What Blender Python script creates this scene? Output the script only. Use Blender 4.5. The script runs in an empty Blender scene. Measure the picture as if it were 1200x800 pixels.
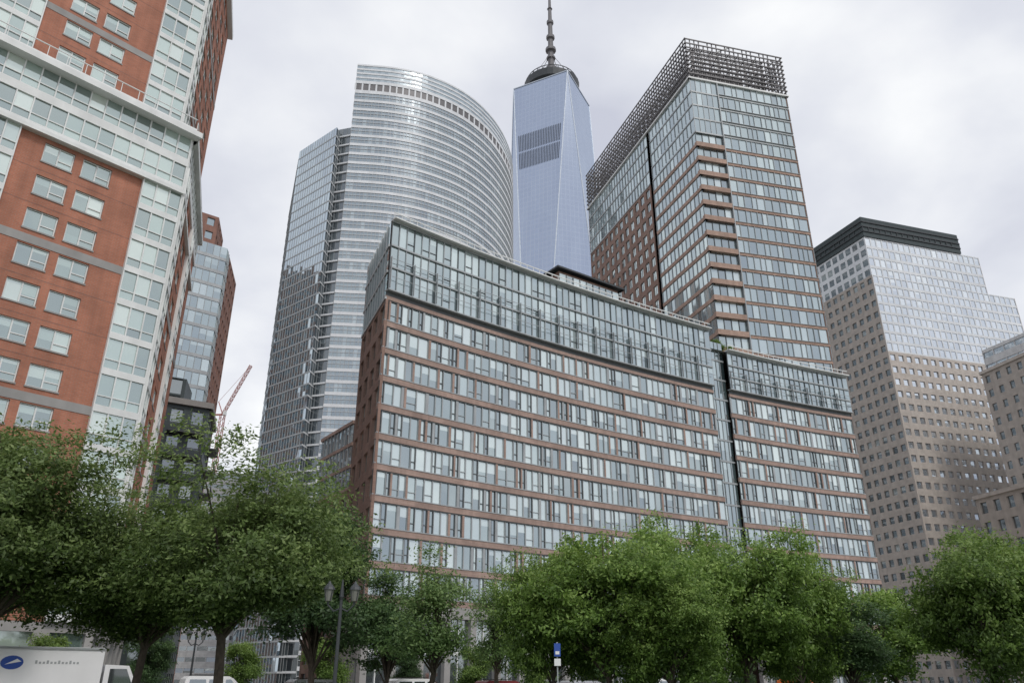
import bpy, math, random
import numpy as np
from mathutils import Vector, Matrix
random.seed(11)
rs=np.random.RandomState(5)
scene=bpy.context.scene
scene.view_settings.view_transform='Standard'
scene.view_settings.look='None'
scene.view_settings.exposure=0
# ------------------------------------------------------------------ materials
def newmat(name):
    m=bpy.data.materials.new(name); m.use_nodes=True
    nt=m.node_tree; nt.nodes.clear()
    out=nt.nodes.new('ShaderNodeOutputMaterial')
    return m,nt,out
def N(nt,t,**kw):
    n=nt.nodes.new(t)
    for k,v in kw.items(): setattr(n,k,v)
    return n
def wallco(nt):
    g=N(nt,'ShaderNodeNewGeometry')
    c=N(nt,'ShaderNodeVectorMath',operation='CROSS_PRODUCT'); c.inputs[1].default_value=(0,0,1)
    nt.links.new(g.outputs['True Normal'],c.inputs[0])
    d=N(nt,'ShaderNodeVectorMath',operation='DOT_PRODUCT')
    nt.links.new(c.outputs[0],d.inputs[0]); nt.links.new(g.outputs['Position'],d.inputs[1])
    s=N(nt,'ShaderNodeSeparateXYZ'); nt.links.new(g.outputs['Position'],s.inputs[0])
    cb=N(nt,'ShaderNodeCombineXYZ'); nt.links.new(d.outputs['Value'],cb.inputs[0]); nt.links.new(s.outputs[2],cb.inputs[1])
    return cb.outputs[0]
def noise_fac(nt,vec,scale,detail=4,stretch=None,lo=0.3,hi=0.7,a=0.8,b=1.15):
    if stretch:
        mp=N(nt,'ShaderNodeMapping'); mp.inputs['Scale'].default_value=stretch
        nt.links.new(vec,mp.inputs[0]); vec=mp.outputs[0]
    n=N(nt,'ShaderNodeTexNoise'); n.inputs['Scale'].default_value=scale; n.inputs['Detail'].default_value=detail
    nt.links.new(vec,n.inputs['Vector'])
    r=N(nt,'ShaderNodeMapRange'); r.inputs[1].default_value=lo; r.inputs[2].default_value=hi
    r.inputs[3].default_value=a; r.inputs[4].default_value=b
    nt.links.new(n.outputs[0],r.inputs[0]); return r.outputs[0]
def mulcol(nt,col,fac):
    v=N(nt,'ShaderNodeVectorMath',operation='SCALE')
    if hasattr(col,'links'): nt.links.new(col,v.inputs[0])
    else: v.inputs[0].default_value=col[:3]
    nt.links.new(fac,v.inputs['Scale']); return v.outputs[0]
def pr(nt,out,rough=.7,metal=0):
    p=N(nt,'ShaderNodeBsdfPrincipled'); p.inputs['Roughness'].default_value=rough; p.inputs['Metallic'].default_value=metal
    nt.links.new(p.outputs[0],out.inputs[0]); return p
def m_brick(name,c1,c2,mort,bw=.42,rh=.14,ms=.014):
    m,nt,out=newmat(name); co=wallco(nt)
    b=N(nt,'ShaderNodeTexBrick'); b.inputs['Scale'].default_value=1
    b.inputs['Brick Width'].default_value=bw; b.inputs['Row Height'].default_value=rh; b.inputs['Mortar Size'].default_value=ms
    b.inputs['Color1'].default_value=(*c1,1); b.inputs['Color2'].default_value=(*c2,1); b.inputs['Mortar'].default_value=(*mort,1)
    nt.links.new(co,b.inputs['Vector'])
    f1=noise_fac(nt,co,.35,5,a=.82,b=1.15); c=mulcol(nt,b.outputs[0],f1)
    f2=noise_fac(nt,co,1.5,4,stretch=(1,.08,1),a=.86,b=1.08); c=mulcol(nt,c,f2)
    p=pr(nt,out,.85); nt.links.new(c,p.inputs['Base Color'])
    return m
def m_plain(name,c,rough=.6,metal=0,a=.85,b=1.1,scale=.6):
    m,nt,out=newmat(name); co=wallco(nt)
    f=noise_fac(nt,co,scale,5,a=a,b=b); col=mulcol(nt,c,f)
    f2=noise_fac(nt,co,1.2,4,stretch=(1,.06,1),a=(a+1)/2,b=1.04); col=mulcol(nt,col,f2)
    p=pr(nt,out,rough,metal); nt.links.new(col,p.inputs['Base Color']); return m
def m_glass(name,stops,refl=.45,tint=(.85,.93,.97),rough=.04,bump=.02,bs=.35,tilt=.06):
    m,nt,out=newmat(name)
    a=N(nt,'ShaderNodeAttribute',attribute_name='rnd')
    r=N(nt,'ShaderNodeValToRGB'); cr=r.color_ramp
    while len(cr.elements)>1: cr.elements.remove(cr.elements[0])
    cr.elements[0].position=stops[0][0]; cr.elements[0].color=(*stops[0][1],1)
    for p_,c_ in stops[1:]:
        e=cr.elements.new(p_); e.color=(*c_,1)
    nt.links.new(a.outputs['Fac'],r.inputs[0])
    d=N(nt,'ShaderNodeBsdfPrincipled'); d.inputs['Roughness'].default_value=.35
    nt.links.new(r.outputs[0],d.inputs['Base Color'])
    g=N(nt,'ShaderNodeBsdfGlossy'); g.inputs['Color'].default_value=(*tint,1); g.inputs['Roughness'].default_value=rough
    fr=N(nt,'ShaderNodeLayerWeight'); fr.inputs['Blend'].default_value=.35
    mr=N(nt,'ShaderNodeMapRange'); mr.inputs[3].default_value=refl; mr.inputs[4].default_value=min(1,refl+.5)
    nt.links.new(fr.outputs['Fresnel'],mr.inputs[0])
    g2=N(nt,'ShaderNodeNewGeometry')
    nz=N(nt,'ShaderNodeTexNoise'); nz.inputs['Scale'].default_value=bs; nz.inputs['Detail'].default_value=2
    nt.links.new(g2.outputs['Position'],nz.inputs['Vector'])
    bp=N(nt,'ShaderNodeBump'); bp.inputs['Strength'].default_value=.6; bp.inputs['Distance'].default_value=bump
    nt.links.new(nz.outputs[0],bp.inputs['Height'])
    # every pane sits at a slightly different angle in its frame
    k=N(nt,'ShaderNodeMath',operation='MULTIPLY'); k.inputs[1].default_value=977.0; nt.links.new(a.outputs['Fac'],k.inputs[0])
    wn=N(nt,'ShaderNodeTexWhiteNoise',noise_dimensions='1D'); nt.links.new(k.outputs[0],wn.inputs['W'])
    sb_=N(nt,'ShaderNodeVectorMath',operation='SUBTRACT'); sb_.inputs[1].default_value=(.5,.5,.5); nt.links.new(wn.outputs['Color'],sb_.inputs[0])
    sc_=N(nt,'ShaderNodeVectorMath',operation='SCALE'); sc_.inputs['Scale'].default_value=tilt; nt.links.new(sb_.outputs[0],sc_.inputs[0])
    ad=N(nt,'ShaderNodeVectorMath',operation='ADD'); nt.links.new(bp.outputs[0],ad.inputs[0]); nt.links.new(sc_.outputs[0],ad.inputs[1])
    nm=N(nt,'ShaderNodeVectorMath',operation='NORMALIZE'); nt.links.new(ad.outputs[0],nm.inputs[0]); nt.links.new(nm.outputs[0],g.inputs['Normal'])
    mx=N(nt,'ShaderNodeMixShader'); nt.links.new(mr.outputs[0],mx.inputs[0])
    nt.links.new(d.outputs[0],mx.inputs[1]); nt.links.new(g.outputs[0],mx.inputs[2])
    nt.links.new(mx.outputs[0],out.inputs[0]); return m
M={}
M['redbrick']=m_brick('red_brick',(.43,.165,.10),(.37,.14,.085),(.34,.21,.16))
M['redbrick2']=m_brick('red_brick_dark',(.29,.14,.105),(.24,.115,.085),(.2,.15,.13))
M['terracotta']=m_brick('terracotta_tile',(.40,.285,.24),(.34,.24,.205),(.28,.2,.17),bw=.9,rh=.22,ms=.012)
M['copper']=m_brick('warm_terracotta',(.42,.29,.23),(.36,.25,.20),(.28,.19,.16),bw=.9,rh=.22,ms=.012)
M['brownbrick']=m_brick('brown_brick',(.30,.19,.15),(.25,.16,.13),(.2,.15,.13),bw=.9,rh=.22,ms=.012)
M['greystone']=m_plain('grey_stone',(.32,.31,.30),.8)
M['white']=m_plain('white_painted_metal',(.74,.75,.74),.5,a=.88,b=1.05)
M['steel']=m_plain('grey_aluminium',(.38,.40,.41),.45,.2)
M['darkmetal']=m_plain('dark_metal',(.055,.06,.065),.5,.3)
M['framedark']=m_plain('dark_window_frame',(.11,.12,.125),.5,.2)
M['midmetal']=m_plain('bronze_grey_metal',(.15,.145,.15),.5,.3)
M['spandrelw']=m_plain('pale_spandrel_metal',(.68,.70,.72),.5,.0,a=.88,b=1.06,scale=.08)
M['granite']=m_plain('pink_beige_granite',(.49,.44,.395),.75)
M['granite2']=m_plain('grey_beige_granite',(.42,.375,.335),.75)
M['granited']=m_plain('dark_green_roof_metal',(.045,.06,.062),.4,.3)
M['concrete']=m_plain('roof_concrete',(.3,.3,.3),.9)
M['white2']=m_plain('white_wall',(.6,.6,.6),.8)
M['g_main']=m_glass('window_glass_teal',[(0,(.03,.04,.045)),(.4,(.10,.14,.145)),(.6,(.36,.43,.43)),(1,(.66,.72,.70))],.40,tint=(.84,.95,.97))
M['g_crown']=m_glass('curtain_glass_teal',[(0,(.035,.055,.06)),(.5,(.13,.18,.185)),(1,(.48,.55,.54))],.43,tint=(.82,.93,.96),tilt=.08)
M['g_left']=m_glass('window_glass_green',[(0,(.03,.045,.045)),(.4,(.10,.15,.14)),(.6,(.33,.42,.38)),(1,(.64,.69,.63))],.38,tint=(.85,.96,.94))
M['g_gold']=m_glass('curtain_glass_blue_grey',[(0,(.025,.045,.055)),(.6,(.07,.10,.11)),(1,(.26,.31,.32))],.33,tint=(.78,.88,.95),tilt=.03,bump=.15,bs=.03,rough=.16)
M['g_slab']=m_glass('curtain_glass_dark_blue',[(0,(.015,.03,.04)),(.7,(.05,.08,.09)),(1,(.22,.28,.29))],.55,tint=(.78,.88,.95),bump=.10,bs=.12,tilt=.05)
M['g_strip']=m_glass('shaft_glass_dark',[(0,(.01,.015,.02)),(1,(.08,.1,.11))],.15)
M['g_dark']=m_glass('dark_window_glass',[(0,(.012,.016,.02)),(.7,(.05,.06,.065)),(1,(.3,.32,.3))],.25)
M['g_bright']=m_glass('bright_window_glass',[(0,(.10,.12,.14)),(.5,(.2,.24,.27)),(1,(.5,.53,.55))],.66,tint=(.9,.95,1),tilt=.1)
def m_wtc(name,tint,refl):
    m,nt,out=newmat(name); co=wallco(nt)
    b=N(nt,'ShaderNodeTexBrick'); b.offset=0; b.inputs['Scale'].default_value=1
    b.inputs['Brick Width'].default_value=3.04; b.inputs['Row Height'].default_value=4.1; b.inputs['Mortar Size'].default_value=.16
    b.inputs['Color1'].default_value=(.15,.20,.29,1); b.inputs['Color2'].default_value=(.12,.165,.25,1); b.inputs['Mortar'].default_value=(.28,.33,.41,1)
    nt.links.new(co,b.inputs['Vector'])
    d=N(nt,'ShaderNodeBsdfPrincipled'); d.inputs['Roughness'].default_value=.3; nt.links.new(b.outputs[0],d.inputs['Base Color'])
    g=N(nt,'ShaderNodeBsdfGlossy'); g.inputs['Color'].default_value=(*tint,1); g.inputs['Roughness'].default_value=.12
    mpn=N(nt,'ShaderNodeMapping'); mpn.inputs['Scale'].default_value=(1,.35,1); nt.links.new(co,mpn.inputs[0])
    nz=N(nt,'ShaderNodeTexNoise'); nz.inputs['Scale'].default_value=.03; nz.inputs['Detail'].default_value=2; nt.links.new(mpn.outputs[0],nz.inputs['Vector'])
    bp=N(nt,'ShaderNodeBump'); bp.inputs['Strength'].default_value=1; bp.inputs['Distance'].default_value=1.0; nt.links.new(nz.outputs[0],bp.inputs['Height']); nt.links.new(bp.outputs[0],g.inputs['Normal'])
    mx=N(nt,'ShaderNodeMixShader'); mx.inputs[0].default_value=refl
    nt.links.new(d.outputs[0],mx.inputs[1]); nt.links.new(g.outputs[0],mx.inputs[2]); nt.links.new(mx.outputs[0],out.inputs[0]); return m
M['wtc']=m_wtc('tower_glass_blue',(.60,.67,.80),.58)
M['wtclouv']=m_plain('slate_louvres',(.13,.15,.19),.5,.3)
M['wtcedge']=m_plain('tower_edge_metal',(.5,.55,.62),.4,.3)
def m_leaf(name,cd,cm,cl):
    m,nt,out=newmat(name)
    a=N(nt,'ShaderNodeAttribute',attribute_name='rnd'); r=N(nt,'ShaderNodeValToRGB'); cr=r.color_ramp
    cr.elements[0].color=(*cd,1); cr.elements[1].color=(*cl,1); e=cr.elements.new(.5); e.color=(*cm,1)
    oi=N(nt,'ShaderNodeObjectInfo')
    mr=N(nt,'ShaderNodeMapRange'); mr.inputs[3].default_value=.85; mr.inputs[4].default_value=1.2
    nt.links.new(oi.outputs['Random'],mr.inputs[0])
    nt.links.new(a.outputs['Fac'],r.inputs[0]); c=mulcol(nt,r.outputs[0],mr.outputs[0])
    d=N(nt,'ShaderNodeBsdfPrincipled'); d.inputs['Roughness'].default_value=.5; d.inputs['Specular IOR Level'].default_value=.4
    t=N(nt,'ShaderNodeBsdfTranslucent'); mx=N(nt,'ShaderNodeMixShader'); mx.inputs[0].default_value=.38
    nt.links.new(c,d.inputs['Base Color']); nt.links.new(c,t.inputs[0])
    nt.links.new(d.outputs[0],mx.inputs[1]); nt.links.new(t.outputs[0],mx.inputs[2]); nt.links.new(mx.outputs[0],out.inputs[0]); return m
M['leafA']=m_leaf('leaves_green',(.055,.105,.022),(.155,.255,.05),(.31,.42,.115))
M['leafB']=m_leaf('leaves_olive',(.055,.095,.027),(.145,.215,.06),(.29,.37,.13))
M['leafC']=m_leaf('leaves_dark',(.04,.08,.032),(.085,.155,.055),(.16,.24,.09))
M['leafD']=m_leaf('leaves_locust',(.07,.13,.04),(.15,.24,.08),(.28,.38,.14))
M['bark']=m_plain('bark',(.09,.07,.055),.9,a=.6,b=1.3,scale=4)
M['asphalt']=m_plain('asphalt',(.05,.05,.052),.9,scale=2)
M['paint']=m_plain('road_paint',(.75,.75,.72),.7)
M['kerb']=m_plain('kerb_concrete',(.35,.34,.32),.85)
M['paving']=m_plain('sidewalk_paving',(.3,.29,.27),.85)
M['grass']=m_plain('grass',(.05,.09,.025),.9,a=.6,b=1.4,scale=.8)
M['truckw']=m_plain('white_truck_paint',(.82,.82,.83),.35,a=.95,b=1.02)
M['blue']=m_plain('blue_decal',(.03,.09,.4),.4)
M['carblk']=m_plain('rubber_black',(.02,.02,.02),.7)
M['carsilver']=m_plain('silver_car_paint',(.5,.51,.53),.25,.5)
M['carred']=m_plain('maroon_car_paint',(.18,.02,.02),.25,.2)
M['red']=m_plain('crane_red_paint',(.42,.15,.12),.6)
M['lampglass']=m_plain('lantern_frosted_glass',(.22,.22,.20),.3)
M['orange']=m_plain('safety_orange',(.7,.16,.03),.6)
# ------------------------------------------------------------------ builder
class Wall:
    def __init__(s,p0,p1):
        s.p0=Vector((p0[0],p0[1])); d=Vector((p1[0],p1[1]))-s.p0; s.L=d.length; s.u=d/s.L; s.n=Vector((s.u.y,-s.u.x))
    def P(s,u,z,d=0):
        q=s.p0+s.u*u+s.n*d; return (q.x,q.y,z)
class B:
    def __init__(s,name,mats): s.name=name; s.m=mats; s.parts={}
    def part(s,pn):
        if pn not in s.parts: s.parts[pn]=([],[],[])
        return s.parts[pn]
    def poly(s,pn,pts,r=.5):
        v,f,c=s.part(pn); k=len(v); v.extend(pts); f.append(tuple(range(k,k+len(pts)))); c.append(r)
    def pane(s,pn,W,u0,u1,z0,z1,d,r):
        s.poly(pn,[W.P(u0,z0,d),W.P(u1,z0,d),W.P(u1,z1,d),W.P(u0,z1,d)],r)
    def box(s,pn,W,u0,u1,z0,z1,d0,d1,sides='fudlr',r=.5):
        P=W.P
        if 'f' in sides: s.poly(pn,[P(u0,z0,d1),P(u1,z0,d1),P(u1,z1,d1),P(u0,z1,d1)],r)
        if 'b' in sides: s.poly(pn,[P(u1,z0,d0),P(u0,z0,d0),P(u0,z1,d0),P(u1,z1,d0)],r)
        if 'u' in sides: s.poly(pn,[P(u0,z1,d1),P(u1,z1,d1),P(u1,z1,d0),P(u0,z1,d0)],r)
        if 'd' in sides: s.poly(pn,[P(u0,z0,d0),P(u1,z0,d0),P(u1,z0,d1),P(u0,z0,d1)],r)
        if 'l' in sides: s.poly(pn,[P(u0,z0,d0),P(u0,z0,d1),P(u0,z1,d1),P(u0,z1,d0)],r)
        if 'r' in sides: s.poly(pn,[P(u1,z0,d1),P(u1,z0,d0),P(u1,z1,d0),P(u1,z1,d1)],r)
    def rod(s,pn,a,b,w=.2,r=.5):
        a=Vector(a); b=Vector(b); d=(b-a).normalized(); q=Vector((0,0,1)) if abs(d.z)<.9 else Vector((1,0,0))
        x=d.cross(q).normalized()*w/2; y=d.cross(x).normalized()*w/2
        A=[a+x+y,a-x+y,a-x-y,a+x-y]; C=[p+(b-a) for p in A]
        for i in range(4):
            j=(i+1)%4; s.poly(pn,[tuple(A[i]),tuple(A[j]),tuple(C[j]),tuple(C[i])],r)
        s.poly(pn,[tuple(p) for p in A][::-1],r); s.poly(pn,[tuple(p) for p in C],r)
    def tube(s,pn,pts,radii,n=8,r=.5):
        rings=[]
        for i,p in enumerate(pts):
            p=Vector(p); d=(Vector(pts[min(i+1,len(pts)-1)])-Vector(pts[max(i-1,0)])).normalized()
            q=Vector((0,1,0)) if abs(d.y)<.9 else Vector((1,0,0))
            x=d.cross(q).normalized(); y=d.cross(x).normalized()
            rings.append([tuple(p+(x*math.cos(6.28318*k/n)+y*math.sin(6.28318*k/n))*radii[i]) for k in range(n)])
        for i in range(len(rings)-1):
            for k in range(n):
                j=(k+1)%n; s.poly(pn,[rings[i][k],rings[i+1][k],rings[i+1][j],rings[i][j]],r)
        s.poly(pn,rings[0],r); s.poly(pn,rings[-1][::-1],r)
    def build(s,loc=(0,0,0),rot=0,smooth=()):
        root=bpy.data.objects.new(s.name,None); scene.collection.objects.link(root)
        s.children={}
        for pn,(v,f,c) in s.parts.items():
            me=bpy.data.meshes.new(pn); me.from_pydata(v,[],f)
            a=me.attributes.new('rnd','FLOAT','FACE'); a.data.foreach_set('value',np.array(c,dtype=np.float32))
            me.materials.append(M[s.m[pn]])
            if pn in smooth:
                for p in me.polygons: p.use_smooth=True
            me.update()
            o=bpy.data.objects.new(pn,me); scene.collection.objects.link(o); o.parent=root; s.children[pn]=o
        root.location=loc; root.rotation_euler=(0,0,rot)
        s.root=root; return root
def R(lightp=.35):
    return random.uniform(.55,1) if random.random()<lightp else random.uniform(0,.5)
def grid_facade(b,W,z0,z1,fh,bay,ww,wh,wall='walls',glass='windows',frame=None,rec=.3,u0=0,u1=None,lp=.3,split=1):
    if u1 is None: u1=W.L
    L=u1-u0; nf=max(1,round((z1-z0)/fh)); fh=(z1-z0)/nf; nb=max(1,round(L/bay)); bay=L/nb; ww=min(ww,bay*.95)
    sp=fh-wh
    for f in range(nf):
        zb=z0+f*fh; za=zb+sp*.55; zc=za+wh
        b.box(wall,W,u0,u1,(zb if f==0 else zb-sp*.45),za,-rec,0,'fudlr')
        if f==nf-1: b.box(wall,W,u0,u1,zc,z1,-rec,0,'fudlr')
        for k in range(nb+1):
            a=u0 if k==0 else u0+(k-.5)*bay+ww/2; c=u1 if k==nb else u0+(k+.5)*bay-ww/2
            if c-a>.02: b.box(wall,W,a,c,za,zc,-rec,0,'flr')
        for k in range(nb):
            a=u0+(k+.5)*bay-ww/2
            for q in range(split):
                x0=a+ww*q/split; x1=a+ww*(q+1)/split
                r=R(lp)
                if random.random()<.3:
                    zm=za+wh*random.uniform(.35,.8)
                    b.pane(glass,W,x0,x1,za,zm,-rec+.01,r*.5); b.pane(glass,W,x0,x1,zm,zc,-rec+.01,random.uniform(.5,1))
                else: b.pane(glass,W,x0,x1,za,zc,-rec+.01,r)
            if frame:
                for q in range(1,split): b.box(frame,W,a+ww*q/split-.04,a+ww*q/split+.04,za,zc,-rec+.01,-rec+.08,'flr')
                b.box(frame,W,a,a+ww,za,za+.07,-rec+.01,-rec+.085,'fu')
def curtain(b,W,z0,z1,fh,mw,band=.6,glass='windows',bandp='bands',mul='mullions',u0=0,u1=None,lp=.25,bd=.12,md=.15,mt=.07,gd=0,vm=True,transom=False,rmax=1):
    if u1 is None: u1=W.L
    L=u1-u0; nf=max(1,round((z1-z0)/fh)); fh=(z1-z0)/nf; nb=max(1,round(L/mw)); mw=L/nb
    for f in range(nf):
        zb=z0+f*fh
        b.box(bandp,W,u0,u1,zb,zb+band,gd-.1,gd+bd,'fudlr')
        for k in range(nb):
            r=R(lp)*rmax
            if random.random()<.22:
                zm=zb+band+(fh-band)*random.uniform(.3,.75)
                b.pane(glass,W,u0+k*mw,u0+(k+1)*mw,zb+band,zm,gd,r*.5); b.pane(glass,W,u0+k*mw,u0+(k+1)*mw,zm,zb+fh,gd,random.uniform(.5,.95)*rmax)
            else: b.pane(glass,W,u0+k*mw,u0+(k+1)*mw,zb+band,zb+fh,gd,r)
            if vm and k: b.box(mul,W,u0+k*mw-mt/2,u0+k*mw+mt/2,zb+band,zb+fh,gd,gd+md,'flr')
        if transom: b.box(mul,W,u0,u1,zb+band+(fh-band)*.33,zb+band+(fh-band)*.33+.06,gd,gd+md*.7,'fud')
def cap(b,pn,pts,z): b.poly(pn,[(p[0],p[1],z) for p in pts])
def plainwall(b,pn,p0,p1,z0,z1,d=-.02):
    W=Wall(p0,p1); b.pane(pn,W,0,W.L,z0,z1,d,.5)
# ------------------------------------------------------------------ CENTRAL CURVED BUILDING
def arc_points(start,a0,a1,L,n):
    pts=[Vector(start)]; s=0; ds=L/n
    for i in range(n):
        a=math.radians(a0+(a1-a0)*(i+.5)/n); pts.append(pts[-1]+Vector((math.cos(a),math.sin(a)))*ds)
    return pts
pts=arc_points((-14,78),41,23.5,82,26)
mats={'terracotta_bands':'terracotta','side_brickwork':'brownbrick','windows':'g_main','crown_glass':'g_crown','window_frames':'steel','dark_frames':'framedark','bands':'steel','mullions':'steel','roof':'concrete','crown_rails':'white','podium':'greystone','shopfront_glass':'g_dark','penthouse':'brownbrick','walls':'brownbrick','balcony_slabs':'white','guard_rail':'darkmetal'}
cb=B('curved_apartment_building',mats)
ZC=40.7; FH=3.2; ZR=51.2; NF=10
def window_strip(b,W,za,zc,gd=-.22):
    L=W.L; u=0; units=[]
    while u<L-.01:
        t=random.choice([('w',1.25),('n',.62),('w',1.4),('n',.7),('w',1.1),('g',.3),('b',.28)])
        if units and t[0] in 'gb' and units[-1][0] in 'gb': continue
        if units and t[0]=='n' and units[-1][0]=='n': continue
        units.append(t); u+=t[1]
    k=L/u; u=0
    for t,w in units:
        w*=k
        if t=='g': b.box('window_frames',W,u,u+w,za,zc,gd,gd+.14,'flr')
        elif t=='b': b.box('terracotta_bands',W,u,u+w,za,zc,gd,-.02,'flr')
        elif t=='n':
            r=random.uniform(.0,.45) if random.random()<.6 else random.uniform(.5,.9)
            b.pane('windows',W,u,u+w,za,zc,gd,r)
            for (a,c) in ((u,u+.08),(u+w-.08,u+w)): b.box('dark_frames',W,a,c,za,zc,gd,gd+.10,'flr')
            b.box('dark_frames',W,u+.08,u+w-.08,za+.75,za+.83,gd,gd+.10,'fud')
        else:
            r=R(.58)
            if random.random()<.35:
                zm=za+(zc-za)*random.uniform(.3,.8)
                b.pane('windows',W,u,u+w,za,zm,gd,random.uniform(.05,.5)); b.pane('windows',W,u,u+w,zm,zc,gd,random.uniform(.6,1))
            else: b.pane('windows',W,u,u+w,za,zc,gd,r)
            b.box('window_frames',W,u,u+.06,za,zc,gd,gd+.12,'flr'); b.box('window_frames',W,u+w-.06,u+w,za,zc,gd,gd+.12,'flr')
            if random.random()<.3: b.box('window_frames',W,u+.06,u+w-.06,za+.72,za+.78,gd,gd+.10,'fud')
        u+=w
JS=17  # joint segment index
for i in range(26):
    W=Wall(pts[i],pts[i+1]); L=W.L
    joint=(i==JS); roofz=ZR if i<JS else 48.4
    if joint:
        curtain(cb,W,8.7,roofz+1,3.2,.8,band=.25,glass='crown_glass',lp=.2,gd=-.6,md=.1)
        continue
    ends=('l' if i in(0,JS+1) else '')+('r' if i in (JS-1,25) else '')
    for f in range(NF):
        zb=ZC-(f+1)*FH
        cb.box('terracotta_bands',W,0,L,zb,zb+.62,-.3,0,'fud'+ends)
        cb.box('window_frames',W,0,L,zb+.62,zb+.72,-.25,.05,'fud'+ends)
        cb.box('dark_frames',W,0,L,zb+3.08,zb+3.2,-.25,-.06,'fd'+ends)
        window_strip(cb,W,zb+.72,zb+3.08)
    # crown base louvres
    cb.box('terracotta_bands',W,0,L,ZC,ZC+.45,-.3,.0,'fud'+ends)
    cb.box('dark_frames',W,0,L,ZC+.45,ZC+1.0,-.3,-.1,'f')
    cb.box('window_frames',W,0,L,ZC+1.0,ZC+1.15,-.3,.45,'fud'+ends)
    zt=ZC+1.15; ht=(roofz-.6-zt)
    levels=[0,.32,.64,1.0] 
    for a,c in zip(levels[:-1],levels[1:]):
        z0=zt+ht*a; z1=zt+ht*c
        for k in range(3):
            r=R(.4)
            if random.random()<.3:
                zm=z0+(z1-z0)*random.uniform(.3,.75)
                cb.pane('crown_glass',W,L*k/3,L*(k+1)/3,z0,zm,.25,random.uniform(0,.5)); cb.pane('crown_glass',W,L*k/3,L*(k+1)/3,zm,z1,.25,random.uniform(.5,1))
            else: cb.pane('crown_glass',W,L*k/3,L*(k+1)/3,z0,z1,.25,r)
            cb.box('window_frames' if k else 'dark_frames',W,L*k/3-.04,L*k/3+.04,z0,z1,.25,.38,'flr')
            if random.random()<.25: cb.box('dark_frames',W,L*k/3+.04,L*(k+1)/3-.04,z0+.9,z0+.97,.25,.33,'fud')
        cb.box('window_frames',W,0,L,z1-.12,z1+.08,.2,.45,'fud'+ends)
    for q in (.16,.42): cb.box('window_frames',W,0,L,zt+ht*q,zt+ht*q+.05,.7,.75,'fudb')
    cb.box('window_frames',W,0,.06,zt,zt+ht*.45,.5,.76,'flr')
    cb.box('crown_rails',W,0,L,roofz-.5,roofz-.36,.0,1.05,'fud'+ends)
    cb.box('crown_rails',W,0,L,roofz+.35,roofz+.45,.6,.7,'fudb')
    for k in range(3): cb.box('crown_rails',W,L*k/3,L*k/3+.05,roofz-.36,roofz+.35,.62,.68,'flrb')
    # podium
    cb.box('podium',W,0,L,7.6,8.7,-.3,.15,'fud'+ends)
    cb.box('podium',W,0,.7,0,7.6,-.6,.1,'flr'); 
    cb.pane('shopfront_glass',W,.7,L,.6,4.2,-.5,random.random()*.6); cb.pane('shopfront_glass',W,.7,L,4.5,7.6,-.5,random.random())
    cb.box('crown_rails',W,.7,L,4.2,4.5,-.5,-.3,'fud'); cb.box('podium',W,.7,L,0,.6,-.5,-.2,'fu')
    cb.box('crown_rails',W,L*.6-.05,L*.6+.05,.6,7.6,-.5,-.35,'flr')
# side wall (left)
back0=Vector((-18.6,89)); W=Wall(back0,pts[0])
grid_facade(cb,W,8.7,ZC,3.2,2.9,1.9,2.2,'side_brickwork','windows','window_frames',split=2)
grid_facade(cb,W,0,8.7,4.3,3.6,2.2,3.0,'podium','shopfront_glass')
curtain(cb,W,ZC,ZR-.5,3.3,1.4,band=.3,glass='crown_glass')
# back
offs=[]
for i,p in enumerate(pts):
    nb_=Wall(pts[max(0,i-1)],pts[max(0,i-1)+1]).n*(-20); t=min(1,i/9.0); d0=back0-pts[0]
    offs.append(p+d0*(1-t)+nb_*t)
for i in range(26):
    rz=ZR if i<JS else 48.4
    plainwall(cb,'side_brickwork',offs[i+1],offs[i],0,rz-.5)
    cap(cb,'roof',[pts[i],pts[i+1],offs[i+1],offs[i]],rz-.45)
plainwall(cb,'side_brickwork',pts[26],offs[26],0,48)
W=Wall(pts[JS],offs[JS]); curtain(cb,W,44,ZR-.5,3.3,1.4,band=.3,glass='crown_glass')
# penthouse on roof
def slabbox(b,pn,c,ang,l,w,z0,z1):
    u=Vector((math.cos(ang),math.sin(ang))); v=Vector((-u.y,u.x)); c=Vector(c)
    q=[c-u*l/2-v*w/2,c+u*l/2-v*w/2,c+u*l/2+v*w/2,c-u*l/2+v*w/2]
    for i in range(4): plainwall(b,pn,q[i],q[(i+1)%4],z0,z1)
    cap(b,pn,q,z1); return q
q=slabbox(cb,'penthouse',(8.8,103.5),math.radians(35),11,8,50.7,54.6)
W=Wall(q[0],q[1]); curtain(cb,W,50.9,54.2,3.3,1.2,band=.5,gd=.1,bandp='terracotta_bands')
slabbox(cb,'guard_rail',(8.8,103.5),math.radians(35),12.6,9.6,54.7,54.95)
q=slabbox(cb,'penthouse',(19,110),math.radians(32),9,6,50.7,53.5)
slabbox(cb,'window_frames',(5.5,102.5),math.radians(35),3,2.4,54.95,56.4); slabbox(cb,'window_frames',(11,106.5),math.radians(35),2.2,2.2,54.95,55.9)
for k in range(7): cb.rod('guard_rail',(5+k*1.1,100.4+k*.75,54.9),(5+k*1.1,100.4+k*.75,56.1),.08)
cb.rod('guard_rail',(5,100.4,56.1),(11.6,104.9,56.1),.08)
cb.build()
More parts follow.
